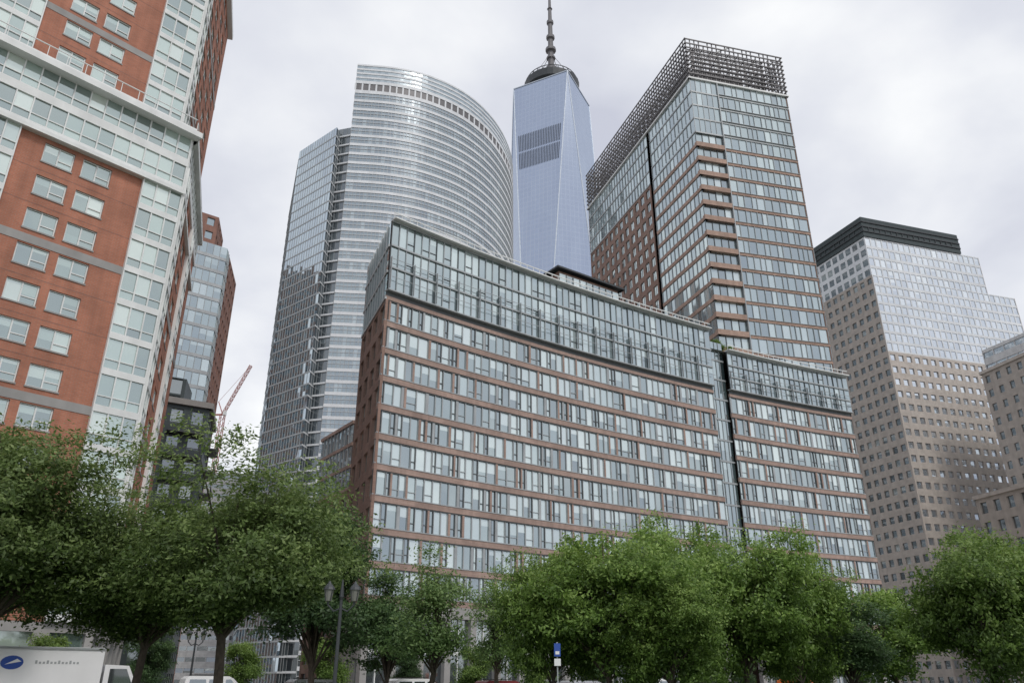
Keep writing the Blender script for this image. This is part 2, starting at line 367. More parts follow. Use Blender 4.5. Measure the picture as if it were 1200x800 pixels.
# ------------------------------------------------------------------ TOWER WITH LATTICE CROWN
T1=Vector((34.5,119.7)); T2=Vector((55.1,125.0)); T0=Vector((19,165.7)); T3=T0+(T2-T1)
tb=B('terracotta_apartment_tower',{'terracotta_bands':'copper','brick_walls':'brownbrick','windows':'g_main','curtain_glass':'g_crown','bands':'terracotta','mullions':'steel','lattice_crown':'midmetal','slot':'framedark','roof':'concrete','rooftop_plant':'midmetal','pale_rails':'white','window_frames':'steel','dark_frames':'framedark'})
W=Wall(T1,T2); ZT=109.3
nfl=20
for f in range(nfl):
    zb=45.3+f*3.2
    top=f>=nfl-4
    if not top:
        tb.box('terracotta_bands',W,-.2,5.6,zb,zb+.95,-.5,.3,'fudlrb')
        tb.box('dark_frames',W,0,5.5,zb+.95,zb+1.03,-.5,.15,'fu')
        nb=4
        for k in range(nb): tb.pane('windows',W,5.6*k/nb,5.6*(k+1)/nb,zb+1.0,zb+3.2,-.25,R(.35))
        for k in range(nb+1): tb.box('dark_frames',W,5.6*k/nb-.05,5.6*k/nb+.05,zb+1.03,zb+3.2,-.25,-.12,'flr')
    else:
        tb.box('mullions',W,0,5.6,zb,zb+.3,-.1,.12,'fud')
        for k in range(5): tb.pane('curtain_glass',W,5.6*k/5,5.6*(k+1)/5,zb+.3,zb+3.2,0,R(.3)); tb.box('mullions',W,5.6*k/5-.04,5.6*k/5+.04,zb+.3,zb+3.2,0,.12,'flr')
    tb.box('mullions',W,5.65,5.8,zb,zb+3.2,-.3,.3,'flr')
    tb.box('terracotta_bands' if not top else 'mullions',W,5.8,W.L,zb,zb+(.5 if not top else .25),-.3,.1,'fudr')
    tb.box('mullions',W,5.8,W.L,zb+.5,zb+.57,-.3,.22,'fudr')
    u=5.8
    while u<W.L-.1:
        w=random.choice([1.0,1.3,1.6]); u2=min(W.L,u+w)
        if W.L-u2<.5: u2=W.L
        tb.pane('curtain_glass',W,u,u2,zb+.3,zb+3.2,-.05,R(.4))
        tb.box('mullions',W,u2-.07,u2,zb+.57,zb+3.2,-.05,.12,'flr'); u=u2
W=Wall(T0,T1)
uB=30.5
grid_facade(tb,W,45.3,45.3+3.2*16,3.2,2.55,1.6,2.05,'brick_walls','windows','window_frames',u0=0,u1=uB,lp=.3,split=2,rec=.2)
curtain(tb,W,45.3+3.2*16,ZT,3.2,1.35,band=.35,glass='curtain_glass',bandp='mullions',u0=0,u1=uB)
tb.box('slot',W,uB,uB+1.3,45.3,ZT,-.9,-.8,'f')
for f in range(nfl):
    zb=45.3+f*3.2; top=f>=nfl-4
    tb.box('terracotta_bands' if not top else 'mullions',W,uB+1.3,W.L+(.2 if not top else 0),zb,zb+(.7 if not top else .3),-.5,.15 if not top else .12,'fudlr')
    nb=12; a=uB+1.3; w=(W.L-a)/nb
    for k in range(nb):
        tb.pane('curtain_glass',W,a+k*w,a+(k+1)*w,zb+.3,zb+3.2,0,R(.25)); tb.box('mullions',W,a+k*w,a+k*w+.07,zb+.7,zb+3.2,0,.12,'flr')
for a,c in ((T2,T3),(T3,T0)):
    W=Wall(a,c); grid_facade(tb,W,45.3,ZT,3.2,2.6,1.4,1.8,'brick_walls','windows',rec=.25)
for a,c in ((T0,T1),(T1,T2),(T2,T3),(T3,T0)): plainwall(tb,'brick_walls',a,c,0,45.3)
cap(tb,'roof',[T0,T1,T2,T3],ZT)
ZL=119.4
for a,c in ((T0,T1),(T1,T2),(T2,T3),(T3,T0)):
    W=Wall(a,c); n=int(W.L/.95)
    tb.box('pale_rails',W,-.3,W.L+.3,ZT,ZT+.35,-.3,.35,'fudlrb')
    for k in range(n+1):
        u=W.L*k/n; tb.box('lattice_crown',W,u-.08,u+.08,ZT+.35,ZL-(0 if k%4 else .9),-.1,.1,'flrbu')
        if k%2: tb.box('lattice_crown',W,u-.09,u+.09,ZT+.35,ZL-.6,-2.6,-2.4,'flrbu')
    z=ZT+1.3; j=0
    while z<ZL:
        tb.box('lattice_crown',W,-.3,W.L+.3,z,z+.24,.1,.28,'fudblr'); tb.box('lattice_crown',W,2.4,W.L-2.4,z+.4,z+.6,-2.7,-2.5,'fudb'); z+=1.08
    for k in range(0,n,2):
        u=W.L*k/n
        for dz in (1.6,5.2,8.0): tb.box('lattice_crown',W,u-.06,u+.06,ZL-dz,ZL-dz+.2,-2.6,0,'udlr')
ctr=(T0+T1+T2+T3)/4
an=math.atan2((T2-T1).y,(T2-T1).x)
slabbox(tb,'rooftop_plant',ctr,an,13,38,ZT,ZL-2.5)
for (px,py,s_) in ((43,128,1),(50,132,1)):
    tb.rod('pale_rails',(px,py,ZT),(px,py,ZL+4.4),.3); tb.rod('pale_rails',(px,py,ZL+4.4),(px+2.8*s_,py-.5,ZL+5.2),.24); tb.rod('pale_rails',(px,py,ZL+4.4),(px-1.6,py,ZL+3.6),.24)
tb.build()
# ------------------------------------------------------------------ curved glass office tower
def catmull(P,n):
    out=[]
    P=[Vector(p) for p in P]; P=[P[0]*2-P[1]]+P+[P[-1]*2-P[-2]]
    for i in range(1,len(P)-2):
        for k in range(n):
            t=k/n; a,b_,c,d=P[i-1],P[i],P[i+1],P[i+2]
            out.append(.5*((2*b_)+(c-a)*t+(2*a-5*b_+4*c-d)*t*t+(3*b_-a-3*c+d)*t**3))
    out.append(P[-2]); return out
gb=B('curved_glass_office_tower',{'spandrels':'spandrelw','windows':'g_gold','slab_glass':'g_slab','slab_bands':'steel','mullions':'steel','louvres':'midmetal','roof':'concrete','dark_strip':'g_strip','parapet':'spandrelw','walls':'spandrelw'})
gp=catmull([(-62,245),(-46,247.2),(-32,252.5),(-18,263.5),(-7,281),(-0.5,304),(-0.5,330),(-8,352)],6)
GZ=229.6; gf=4.2
for i in range(len(gp)-1):
    W=Wall(gp[i],gp[i+1]); L=W.L
    z=GZ-8.4-6.3
    nfl=int(z/gf)
    nb=max(1,round(L/1.6))
    for f in range(nfl):
        zb=z-(f+1)*gf
        gb.box('spandrels',W,0,L,zb,zb+1.15,-.2,.22,'fud')
        gb.box('spandrels',W,0,L,zb+2.7,zb+2.82,-.1,.2,'fud')
        for k in range(nb):
            gb.pane('windows',W,L*k/nb,L*(k+1)/nb,zb+1.15,zb+gf,0,R(.22))
            gb.box('mullions',W,L*k/nb,L*k/nb+.14,zb+1.15,zb+gf,0,.14,'flr')
    gb.box('spandrels',W,0,L,z,z+1.6,-.2,.22,'fud')
    gb.pane('louvres',W,L*.12,L*.88,z+1.6,z+4.9,0,.5); gb.box('spandrels',W,-L*.12,L*.12,z+1.6,z+4.9,-.2,.15,'flr')
    gb.box('spandrels',W,0,L,z+4.9,z+6.3,-.2,.22,'fud')
    for q in range(4):
        zz=z+6.3+q*2.1
        for k in range(nb): gb.pane('windows',W,L*k/nb,L*(k+1)/nb,zz,zz+1.3,0,random.uniform(.6,1))
        gb.box('spandrels',W,0,L,zz+1.3,zz+2.1,-.2,.15,'fud')
slab0=Vector((-85,258)); slab1=Vector((-67,243)); SZ=196.6
W=Wall(slab0,slab1); curtain(gb,W,0,SZ,gf,1.5,band=.5,glass='slab_glass',bandp='slab_bands',lp=.15,bd=.1,md=.1,mt=.1)
W=Wall((-67.2,247),(-62,245.6)); curtain(gb,W,0,SZ+2,gf,1.6,band=.6,glass='dark_strip',bandp='spandrels',lp=.05,bd=.5)
W=Wall(slab1,(-66.2,248)); curtain(gb,W,0,SZ,gf,2,band=.5,glass='dark_strip',bandp='spandrels',lp=.1)
W=Wall((-100,300),slab0); curtain(gb,W,0,SZ,gf,3,band=.55,glass='slab_glass',bandp='slab_bands',lp=.12,vm=False)
W=Wall((-70,300),(-62,245)); curtain(gb,W,SZ,GZ,gf,3,band=1.2,glass='slab_glass',bandp='spandrels',lp=.12,vm=False)
plainwall(gb,'walls',(-8,352),(-70,352),0,GZ); plainwall(gb,'walls',(-70,352),(-70,300),0,GZ); plainwall(gb,'walls',(-70,300),(-100,300),0,SZ)
cap(gb,'roof',[tuple(p) for p in gp]+[(-70,352),(-70,300)],GZ); cap(gb,'roof',[slab0,slab1,(-66.2,248),(-62,248),(-70,300),(-100,300)],SZ)
gb.build()
# neighbouring tower further left (hidden behind the brick block, seen mirrored in the glass)
nbld=B('neighbouring_office_tower',{'walls':'brownbrick','windows':'g_dark','roof':'concrete'})
Q=[Vector((-205,255)),Vector((-150,250)),Vector((-152,305)),Vector((-207,310))]
for k in range(4):
    W=Wall(Q[k],Q[(k+1)%4]); grid_facade(nbld,W,0,178,4,4,2.6,2.6,rec=.3,lp=.15)
cap(nbld,'roof',Q,178); nbld.build()
# ------------------------------------------------------------------ SUPERTALL TOWER
wb=B('glass_skyscraper_with_spire',{'facade':'wtc','edges':'wtcedge','louvres':'wtclouv','ring':'darkmetal','mast':'midmetal','parapet':'wtcedge','base':'greystone'})
A=Vector((1.3,473)); Bc=Vector((41,453))
C=Bc+Vector((20.0,39.7))*.98; D=A+Vector((20.0,39.7))*.98; cen=(A+Bc+C+D)/4
top=[A,Bc,C,D]; ZW=417; Z0=55
base=[]
for i in range(4):
    mdp=(top[i]+top[(i+1)%4])/2; base.append(cen+(mdp-cen).normalized()*43)
v3=lambda p,z:(p[0],p[1],z)
for i in range(4):
    j=(i+1)%4
    wb.poly('facade',[v3(base[i],Z0),v3(top[j],ZW),v3(top[i],ZW)])
    wb.poly('facade',[v3(base[i],Z0),v3(base[j],Z0),v3(top[j],ZW)])
    wb.rod('edges',v3(base[i],Z0),v3(top[i],ZW),.7); wb.rod('edges',v3(base[i],Z0),v3(top[j],ZW),.7)
    wb.rod('parapet',v3(top[i],ZW),v3(top[j],ZW),.8)
    plainwall(wb,'base',base[i],base[j],0,Z0)
    if i in (0,2):
        for k in range(26):
            f0=.06+k*.0345
            def pt(f,z):
                g=(z-Z0)/(ZW-Z0); a=base[i]+(top[i]-base[i])*g; b_=base[i]+(top[j]-base[i])*g; n=((top[i]+top[j])/2-cen).normalized()*.3
                q=a+(b_-a)*f+n; return (q.x,q.y,z)
            for (zl,zh_) in ((338,352.5),(354,369)):
                wb.poly('louvres',[pt(f0,zl),pt(f0+.014,zl),pt(f0+.014,zh_),pt(f0,zh_)])
wb.poly('base',[v3(p,ZW-1) for p in top])
def ringpts(r,z,n=32): return [(cen.x+r*math.cos(6.28318*k/n),cen.y+r*math.sin(6.28318*k/n),z) for k in range(n)]
for (r0,z0,r1,z1) in ((13,417,19,421),(19,421,21,422),(21,422,21.5,428),(21.5,428,17,430)):
    a=ringpts(r0,z0); c=ringpts(r1,z1)
    for k in range(32): wb.poly('ring',[a[k],a[(k+1)%32],c[(k+1)%32],c[k]])
wb.poly('ring',ringpts(17,429.5))
a=ringpts(19.5,432)
for k in range(0,32):
    c=ringpts(21.3,428)[k]; wb.rod('ring',a[k],c,.45); wb.rod('ring',a[k],a[(k+1)%32],.45)
zz=[428,443,443.5,446,446.5,455,455.5,457,457.5,463,463.5,466,466.5,476,476.5,479,479.5,492,492.5,495,495.5,508,508.5,510,525,541]
rr=[3.0,2.6,4.6,4.6,2.5,2.4,3.6,3.6,2.4,2.3,4.2,4.2,2.2,2.0,3.4,3.4,1.9,1.8,2.8,2.8,1.6,1.4,2.2,1.2,1.0,.3]
wb.tube('mast',[(cen.x,cen.y,z) for z in zz],rr,10)
for k in range(6):
    an_=.6+k*1.047; wb.rod('mast',(cen.x+17*math.cos(an_),cen.y+17*math.sin(an_),430),(cen.x,cen.y,462),.3)
wb.build()
# ------------------------------------------------------------------ STEPPED GRANITE OFFICE TOWER (right)
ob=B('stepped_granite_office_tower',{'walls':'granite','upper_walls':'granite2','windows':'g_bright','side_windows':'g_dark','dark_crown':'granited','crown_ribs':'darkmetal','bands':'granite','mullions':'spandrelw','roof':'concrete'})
Nn=Vector((121.5,234)); uR=Vector((58.5,18)).normalized(); vB=Vector((-8.7,22)).normalized()
def rect(u0,u1,v0,v1): return [Nn+uR*u0+vB*v0,Nn+uR*u1+vB*v0,Nn+uR*u1+vB*v1,Nn+uR*u0+vB*v1]
Q=rect(0,61.5,0,45)
W=Wall(Q[0],Q[1]); grid_facade(ob,W,0,100,4.1,3.3,2.0,2.1,'walls','windows',rec=.35,lp=.5)
grid_facade(ob,W,100,128,3.5,2.4,1.9,2.6,'mullions','windows',rec=.15,lp=.6)
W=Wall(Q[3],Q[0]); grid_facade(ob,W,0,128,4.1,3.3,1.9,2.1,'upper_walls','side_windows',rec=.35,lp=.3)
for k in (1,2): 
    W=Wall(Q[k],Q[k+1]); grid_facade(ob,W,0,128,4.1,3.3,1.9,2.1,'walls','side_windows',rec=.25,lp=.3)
cap(ob,'roof',Q,128)
Q=rect(1.2,51,1.2,40)
W=Wall(Q[0],Q[1]); grid_facade(ob,W,128,143.6,3.9,2.4,1.9,2.9,'mullions','windows',rec=.15,lp=.6)
W=Wall(Q[3],Q[0]); grid_facade(ob,W,128,143.6,3.9,3.3,2.3,2.4,'mullions','side_windows',rec=.15,lp=.3)
for k in (1,2): W=Wall(Q[k],Q[k+1]); grid_facade(ob,W,128,143.6,3.9,3,1.9,2.2,'walls','side_windows',rec=.15)
cap(ob,'roof',Q,143.6)
Q=rect(.8,43,.8,36)
for k in range(4):
    W=Wall(Q[k],Q[(k+1)%4]); ob.box('dark_crown',W,0,W.L,143.7,151.4,-.3,0,'fudlr')
    for z in (145.5,147.4,149.3): ob.box('crown_ribs',W,0,W.L,z,z+.4,0,.3,'fudlr')
    n=int(W.L/2.4)
    for j in range(n): ob.box('crown_ribs',W,j*2.4,j*2.4+.25,145.9,147.4,0,.2,'flr')
cap(ob,'dark_crown',Q,151.3)
ob.build()
sb=B('granite_office_block',{'walls':'granite2','windows':'g_dark','roof':'concrete','cornice':'granite'})
P0=Vector((128,200)); P1=Vector((141,150)); P2=Vector((185,160)); P3=Vector((172,210))
for a,c in ((P0,P1),(P1,P2),(P2,P3),(P3,P0)):
    W=Wall(a,c); grid_facade(sb,W,0,78.6,4.0,3.4,1.5,2.0,rec=.3,lp=.15); sb.box('cornice',W,-.3,W.L+.3,78.6,79.4,-.3,.4,'fudlr')
cap(sb,'roof',[P0,P1,P2,P3],79); sb.build()
sb=B('low_granite_block',{'walls':'granite2','windows':'g_dark','roof':'concrete','cornice':'granite'})
P0=Vector((100.6,170)); P1=Vector((109,140)); P2=Vector((123,144)); P3=Vector((126,176))
for a,c in ((P0,P1),(P1,P2),(P2,P3),(P3,P0)):
    W=Wall(a,c); grid_facade(sb,W,0,38,4.2,3.6,1.7,2.4,rec=.4,lp=.15); sb.box('cornice',W,-.3,W.L+.3,38,38.8,-.3,.4,'fudlr')
cap(sb,'roof',[P0,P1,P2,P3],38.4); sb.build()
sb=B('pale_office_building',{'walls':'white2','windows':'g_bright','roof':'concrete'})
P0=Vector((144,222)); P1=Vector((150,205)); P2=Vector((190,219)); P3=Vector((184,232))
for a,c in ((P0,P1),(P1,P2),(P2,P3),(P3,P0)):
    W=Wall(a,c); grid_facade(sb,W,0,95,4,4,3.5,1.8,rec=.3,lp=.5)
cap(sb,'roof',[P0,P1,P2,P3],95); sb.build()
# ------------------------------------------------------------------ LEFT BRICK APARTMENT BUILDING
lb=B('red_brick_apartment_building',{'brickwork':'redbrick','stone_bands':'greystone','white_frames':'white','windows':'g_left','sills':'greystone','cornice':'white','roof':'concrete','rail_glass':'g_crown','rails':'white','joints':'redbrick2'})
def punched(b,W,u0,u1,zb,fh,wh=1.75,rec=.22):
    za=zb+.85; zc=za+wh
    b.box('brickwork',W,u0,u1,zb,za,-rec-.2,0,'fu'); b.box('brickwork',W,u0,u1,zc,zb+fh,-rec-.2,0,'fd')
    b.box('brickwork',W,u0-.01,u0,za,zc,-rec-.2,-.003,'r'); b.box('brickwork',W,u1,u1+.01,za,zc,-rec-.2,-.003,'l')
    b.box('sills',W,u0-.05,u1+.05,za-.12,za,-.02,.07,'fudlr')
    w=u1-u0; m=u0+w*.5; r=R(.5)
    for (a,c) in ((u0,m),(m,u1)):
        rr_=r+random.uniform(-.1,.1); zm=za+wh*random.choice([.45,.6,.8,0])
        if zm>za: b.pane('windows',W,a,c,za,zm,-rec,random.uniform(.05,.5)); b.pane('windows',W,a,c,zm,zc,-rec,min(1,max(0,random.uniform(.3,.95))))
        else: b.pane('windows',W,a,c,za,zc,-rec,min(1,max(0,rr_)))
    for a in (u0,m-.05,u1-.1): b.box('white_frames',W,a,a+.1,za,zc,-rec,-rec+.09,'flr')
    b.box('white_frames',W,u0+.1,m-.05,za,za+.09,-rec,-rec+.08,'fu'); b.box('white_frames',W,m+.05,u1-.1,za,za+.09,-rec,-rec+.08,'fu')
    b.box('white_frames',W,u0+.1,u1-.1,zc-.08,zc,-rec,-rec+.08,'fd')
    b.box('white_frames',W,m+.05,u1-.1,za+.6,za+.68,-rec,-rec+.08,'fud')
def glassbay(b,W,u0,u1,zb,fh,n=3,d=.3,sp=.55):
    b.box('white_frames',W,u0,u1,zb,zb+sp,-.2,d+.04,'fudlr')
    w=(u1-u0)/n
    b.box('white_frames',W,u0,u1,zb+sp,zb+fh,-.2,d-.1,'lr')
    for k in range(n):
        a=u0+k*w; r=R(.4)
        b.pane('windows',W,a,a+w,zb+sp,zb+sp+.75,d-.1,random.uniform(.1,.7)); b.pane('windows',W,a,a+w,zb+sp+.75,zb+fh,d-.1,r)
        b.box('white_frames',W,a,a+.1,zb+sp,zb+fh,d-.1,d+.02,'flr')
    b.box('white_frames',W,u1-.11,u1,zb+sp,zb+fh,d-.1,d+.02,'flr')
    b.box('white_frames',W,u0+.11,u1-.11,zb+sp+.72,zb+sp+.8,d-.1,d,'fud')
def brickfacade(b,W,z0,nf,fh,cols,bands=(),allglass=(),endu=None):
    L=W.L
    for f in range(nf):
        zb=z0+f*fh
        if f in allglass:
            glassbay(b,W,0,L,zb,fh,n=int(L/1.25),d=.12,sp=.8); continue
        for (u0,u1,t) in cols:
            if t=='b':
                b.box('brickwork',W,u0,u1,zb,zb+fh,-.4,0,'flr')
            elif t=='w': punched(b,W,u0,u1,zb,fh)
            else: glassbay(b,W,u0,u1,zb,fh,n=max(2,round((u1-u0)/1.15)),d=.3)
            if t!='g' and f in bands: b.box('stone_bands',W,u0,u1,zb-.35,zb+.35,-.02,.04,'fud')
            elif t!='g': b.box('joints',W,u0,u1,zb-.03,zb+.03,-.02,.006,'f')
def colrep(L,first=3.5):
    cols=[(0,first,'g')]; u=first
    while u<L-9.4:
        for w,t in ((2.5,'b'),(2.3,'w'),(.65,'b'),(2.3,'w'),(1.9,'b'),(4.5,'g')):
            if u+w>L: break
            cols.append((u,u+w,t)); u+=w
    if u<L: cols.append((u,L,'b'))
    return cols
def mirror(cols,L): return sorted([(L-b_,L-a,t) for a,b_,t in cols])
c0=Vector((-30,60)); fdir=Vector((-.682,-.731)); c1=c0+fdir*31; side=Vector((-36.4,78.7))
W=Wall(c1,c0); fh=3.05; z0=5.5
grid_facade(lb,W,0,5.5,5.5,3.5,2.4,4,'stone_bands','windows',rec=.4)
brickfacade(lb,W,z0,14,fh,mirror(colrep(31),31),bands=(1,5,9),allglass=(12,13))
W2=Wall(c0,side)
cols2=[(0,2.6,'g'),(2.6,4.2,'b'),(4.2,6.4,'w'),(6.4,7.4,'b'),(7.4,9.6,'w'),(9.6,11.2,'b'),(11.2,13.8,'g'),(13.8,15,'b'),(15,17.2,'w'),(17.2,W2.L,'b')]
brickfacade(lb,W2,z0,14,fh,cols2,bands=(1,5,9),allglass=(13,))
grid_facade(lb,W2,0,5.5,5.5,3.5,2.4,4,'stone_bands','windows',rec=.4)
zt=z0+14*fh
for w_,e,ov in ((W,'l',1.0),(W2,'r',.55)):
    lb.box('cornice',w_,-.6 if e=='l' else -.0,w_.L+.5,zt,zt+.55,-.5,ov,'fudlr')
    lb.box('cornice',w_,0,w_.L,zt-2*fh-.1,zt-2*fh+.25,-.1,ov*.6,'fudlr')
    lb.box('cornice',w_,0,w_.L,zt+.55,zt+1.0,-.3,ov*.6,'fulr')
    for k in range(int(w_.L/1.5)): lb.box('rails',w_,k*1.5,k*1.5+.05,zt+1.0,zt+2.1,ov*.4,ov*.4+.05,'flrb')
    lb.box('rails',w_,0,w_.L,zt+2.1,zt+2.16,ov*.4-.02,ov*.4+.07,'fudb')
nin=Vector((-.731,.682)); e0=Vector((-32.9,62.7)); e1=e0+fdir*31; es=Vector((-38.7,81.5))
cap(lb,'roof',[c1,c0,side,side+nin*20,c1+nin*30],zt+.5)
plainwall(lb,'brickwork',c1+nin*30,c1,0,zt); plainwall(lb,'brickwork',side,side+nin*20,0,zt); plainwall(lb,'brickwork',side+nin*20,c1+nin*30,0,zt)
W=Wall(e1,e0); brickfacade(lb,W,zt+.5,11,fh,mirror(colrep(31,3.8),31),bands=(3,7))
W2=Wall(e0,es); L2=W2.L
cols2=[(0,2.6,'g'),(2.6,4.2,'b'),(4.2,6.4,'w'),(6.4,7.4,'b'),(7.4,9.6,'w'),(9.6,11.2,'b'),(11.2,13.4,'w'),(13.4,15,'b'),(15,17.2,'w'),(17.2,L2,'b')]
brickfacade(lb,W2,zt+.5,11,fh,cols2,bands=(3,7))
ztt=zt+.5+11*fh
for w_ in (W,W2): lb.box('cornice',w_,-.5,w_.L+.5,ztt,ztt+.8,-.5,.6,'fudlr')
plainwall(lb,'brickwork',es,es+nin*18,zt,ztt); plainwall(lb,'brickwork',es+nin*18,e1+nin*26,zt,ztt); plainwall(lb,'brickwork',e1+nin*26,e1,zt,ztt)
cap(lb,'roof',[e1,e0,es,es+nin*18,e1+nin*26],ztt)
lb.build()
# ------------------------------------------------------------------ background left buildings
db=B('glass_and_brick_residential_tower',{'walls':'redbrick2','windows':'g_main','curtain_glass':'g_crown','bands':'steel','mullions':'steel','roof':'concrete','pale':'white2'})
p0=Vector((-90,124)); p1=Vector((-61.0,146.5)); p2=Vector((-64.5,163)); p3=Vector((-94,150))
W=Wall(p0,p1); curtain(db,W,0,87,3.2,1.4,band=.7,glass='curtain_glass',lp=.3,u0=W.L-14); grid_facade(db,W,0,92,3.2,3,1.6,1.9,u1=W.L-14)
W=Wall(p1,p2); curtain(db,W,0,87,3.2,1.4,band=.7,glass='curtain_glass',u1=4); grid_facade(db,W,0,87,3.2,2.6,1.3,1.9,u0=4)
plainwall(db,'walls',p2,p3,0,87); plainwall(db,'walls',p3,p0,0,87); cap(db,'roof',[p0,p1,p2,p3],87)
W=Wall((-88,133),(-65.5,150)); grid_facade(db,W,80,97,3.2,3,1.6,1.9); W2=Wall((-65.5,150),(-68,160)); grid_facade(db,W2,80,97,3.2,2.6,1.3,1.9)
cap(db,'roof',[(-88,133),(-65.5,150),(-68,160),(-88,150)],97); plainwall(db,'walls',(-68,160),(-88,150),80,97)
db.build()
db=B('dark_stone_apartment_block',{'walls':'granited','windows':'g_dark','balconies':'darkmetal','roof':'concrete','stone':'greystone'})
p0=Vector((-62,90)); p1=Vector((-41.5,102.5)); p2=Vector((-44.8,113)); p3=Vector((-62,110))
for a,c in ((p0,p1),(p1,p2)):
    W=Wall(a,c); grid_facade(db,W,0,36,3.2,2.6,1.5,2.0,lp=.3); db.box('stone',W,-.3,W.L+.3,36,36.8,-.4,.5,'fudlr')
    for f in range(4,11):
        db.box('balconies',W,W.L-5,W.L-.4,f*3.2,f*3.2+.2,0,1.3,'fudlr'); db.box('balconies',W,W.L-5,W.L-.4,f*3.2+1.1,f*3.2+1.2,1.2,1.3,'fudb')
        for k in range(8): db.box('balconies',W,W.L-5+k*.64,W.L-4.95+k*.64,f*3.2+.2,f*3.2+1.1,1.22,1.27,'flrb')
plainwall(db,'walls',p2,p3,0,36); plainwall(db,'walls',p3,p0,0,36); cap(db,'roof',[p0,p1,p2,p3],36)
W=Wall((-60,96),(-46,104)); grid_facade(db,W,36,41,3.2,2.6,1.8,2.2); cap(db,'roof',[(-60,96),(-46,104),(-47.5,110),(-60,108)],41); plainwall(db,'walls',(-46,104),(-47.5,110),36,41)
db.build()
db=B('distant_white_building',{'walls':'white2','windows':'g_dark','roof':'concrete'})
for a,c,z in (((-135,328),(-112,332),84),((-116,345),(-96,345),76)):
    W=Wall(a,c); grid_facade(db,W,0,z,4,4,3.6,1.6); W=Wall(c,(c[0],c[1]+14)); grid_facade(db,W,0,z,4,4,3.4,1.6); cap(db,'roof',[a,c,(c[0],c[1]+14),(a[0],a[1]+14)],z)
db.build()
# brown annex left of curved building
db=B('brown_brick_annex',{'walls':'brownbrick','windows':'g_dark','glass_storey':'g_slab','mullions':'steel','bands':'terracotta','roof':'concrete'})
p0=Vector((-30.5,122)); p1=Vector((-23.5,112)); p2=Vector((-12,118)); p3=Vector((-18,130))
for a,c in ((p0,p1),(p1,p2)):
    W=Wall(a,c); grid_facade(db,W,0,27,3.4,3.0,1.8,2.2,lp=.2,split=2,frame='mullions'); curtain(db,W,27,37,3.4,1.3,band=.5,glass='glass_storey')
    db.box('bands',W,0,W.L,37,37.5,-.2,.2,'fudlr')
plainwall(db,'walls',p2,p3,0,37); plainwall(db,'walls',p3,p0,0,37); cap(db,'roof',[p0,p1,p2,p3],37.2); db.build()
# red tower crane
kb=B('tower_crane',{'mast':'red','jib':'red','counterweight':'concrete','cab':'white'})
def lattice(b,pn,a,c,w,n,t):
    a=Vector(a); c=Vector(c); d=(c-a).normalized(); q=Vector((0,1,0)); x=d.cross(q).normalized()*w/2; y=q*w/2
    cor=[x+y,-x+y,-x-y,x-y]
    for k in cor: b.rod(pn,a+k,c+k,t)
    for i in range(n):
        p=a+(c-a)*i/n; q2=a+(c-a)*(i+1)/n
        for j in range(4): b.rod(pn,p+cor[j],q2+cor[(j+1)%4],t*.6)
kx,ky,kz=-154.5,400,133
lattice(kb,'mast',(kx,ky,0),(kx,ky,kz),2.2,36,.28)
lattice(kb,'jib',(kx,ky,kz),(kx+12.5,ky-3,kz+27),1.2,12,.22)
kb.rod('jib',(kx,ky,kz),(kx-4,ky+2,kz+8),.35); kb.rod('jib',(kx-4,ky+2,kz+8),(kx+12.5,ky-3,kz+27),.12)
kb.rod('jib',(kx,ky,kz),(kx-6,ky+2,kz+.5),.8); W=Wall((kx-7,ky+2),(kx-5,ky+2)); kb.box('counterweight',W,0,2,kz-2,kz+1,-.8,.8,'fudlrb')
W=Wall((kx+1,ky-2),(kx+2.5,ky-2)); kb.box('cab',W,0,1.5,kz-1,kz+1,-.8,.8,'fudlrb'); kb.build()
# ------------------------------------------------------------------ GROUND
def sheet(name,pts,z,mat):
    me=bpy.data.meshes.new(name); me.from_pydata([(p[0],p[1],z) for p in pts],[],[tuple(range(len(pts)))]); me.materials.append(M[mat])
    o=bpy.data.objects.new(name,me); scene.collection.objects.link(o); return o
sheet('ground',[(-3000,-3000),(3000,-3000),(3000,3000),(-3000,3000)],0,'paving')
rd=Vector((math.cos(math.radians(32)),math.sin(math.radians(32)))); rn=Vector((-rd.y,rd.x)); rc=Vector((-14,54))
def strip(o0,o1,l0=-70,l1=120): return [rc+rd*l0+rn*o0,rc+rd*l1+rn*o0,rc+rd*l1+rn*o1,rc+rd*l0+rn*o1]
sheet('park_lawn',strip(-70,-9.5),.004,'grass')
sheet('road',strip(-4.5,4.5),.008,'asphalt')
kb=B('road_kerb',{'kerb':'kerb'})
for o in (-4.65,4.5):
    W=Wall(rc+rd*-70+rn*o,rc+rd*120+rn*o); kb.box('kerb',W,0,190,0,.13,-.15,0,'fudlrb')
kb.build()
pb=B('road_markings',{'paint':'paint'})
for k in range(-60,115,6):
    q=[rc+rd*k+rn*-.07,rc+rd*(k+3)+rn*-.07,rc+rd*(k+3)+rn*.07,rc+rd*k+rn*.07]; pb.poly('paint',[(p.x,p.y,.012) for p in q])
for o in (-2.3,2.3): pb.poly('paint',[(p.x,p.y,.012) for p in strip(o-.06,o+.06)])
pb.build()
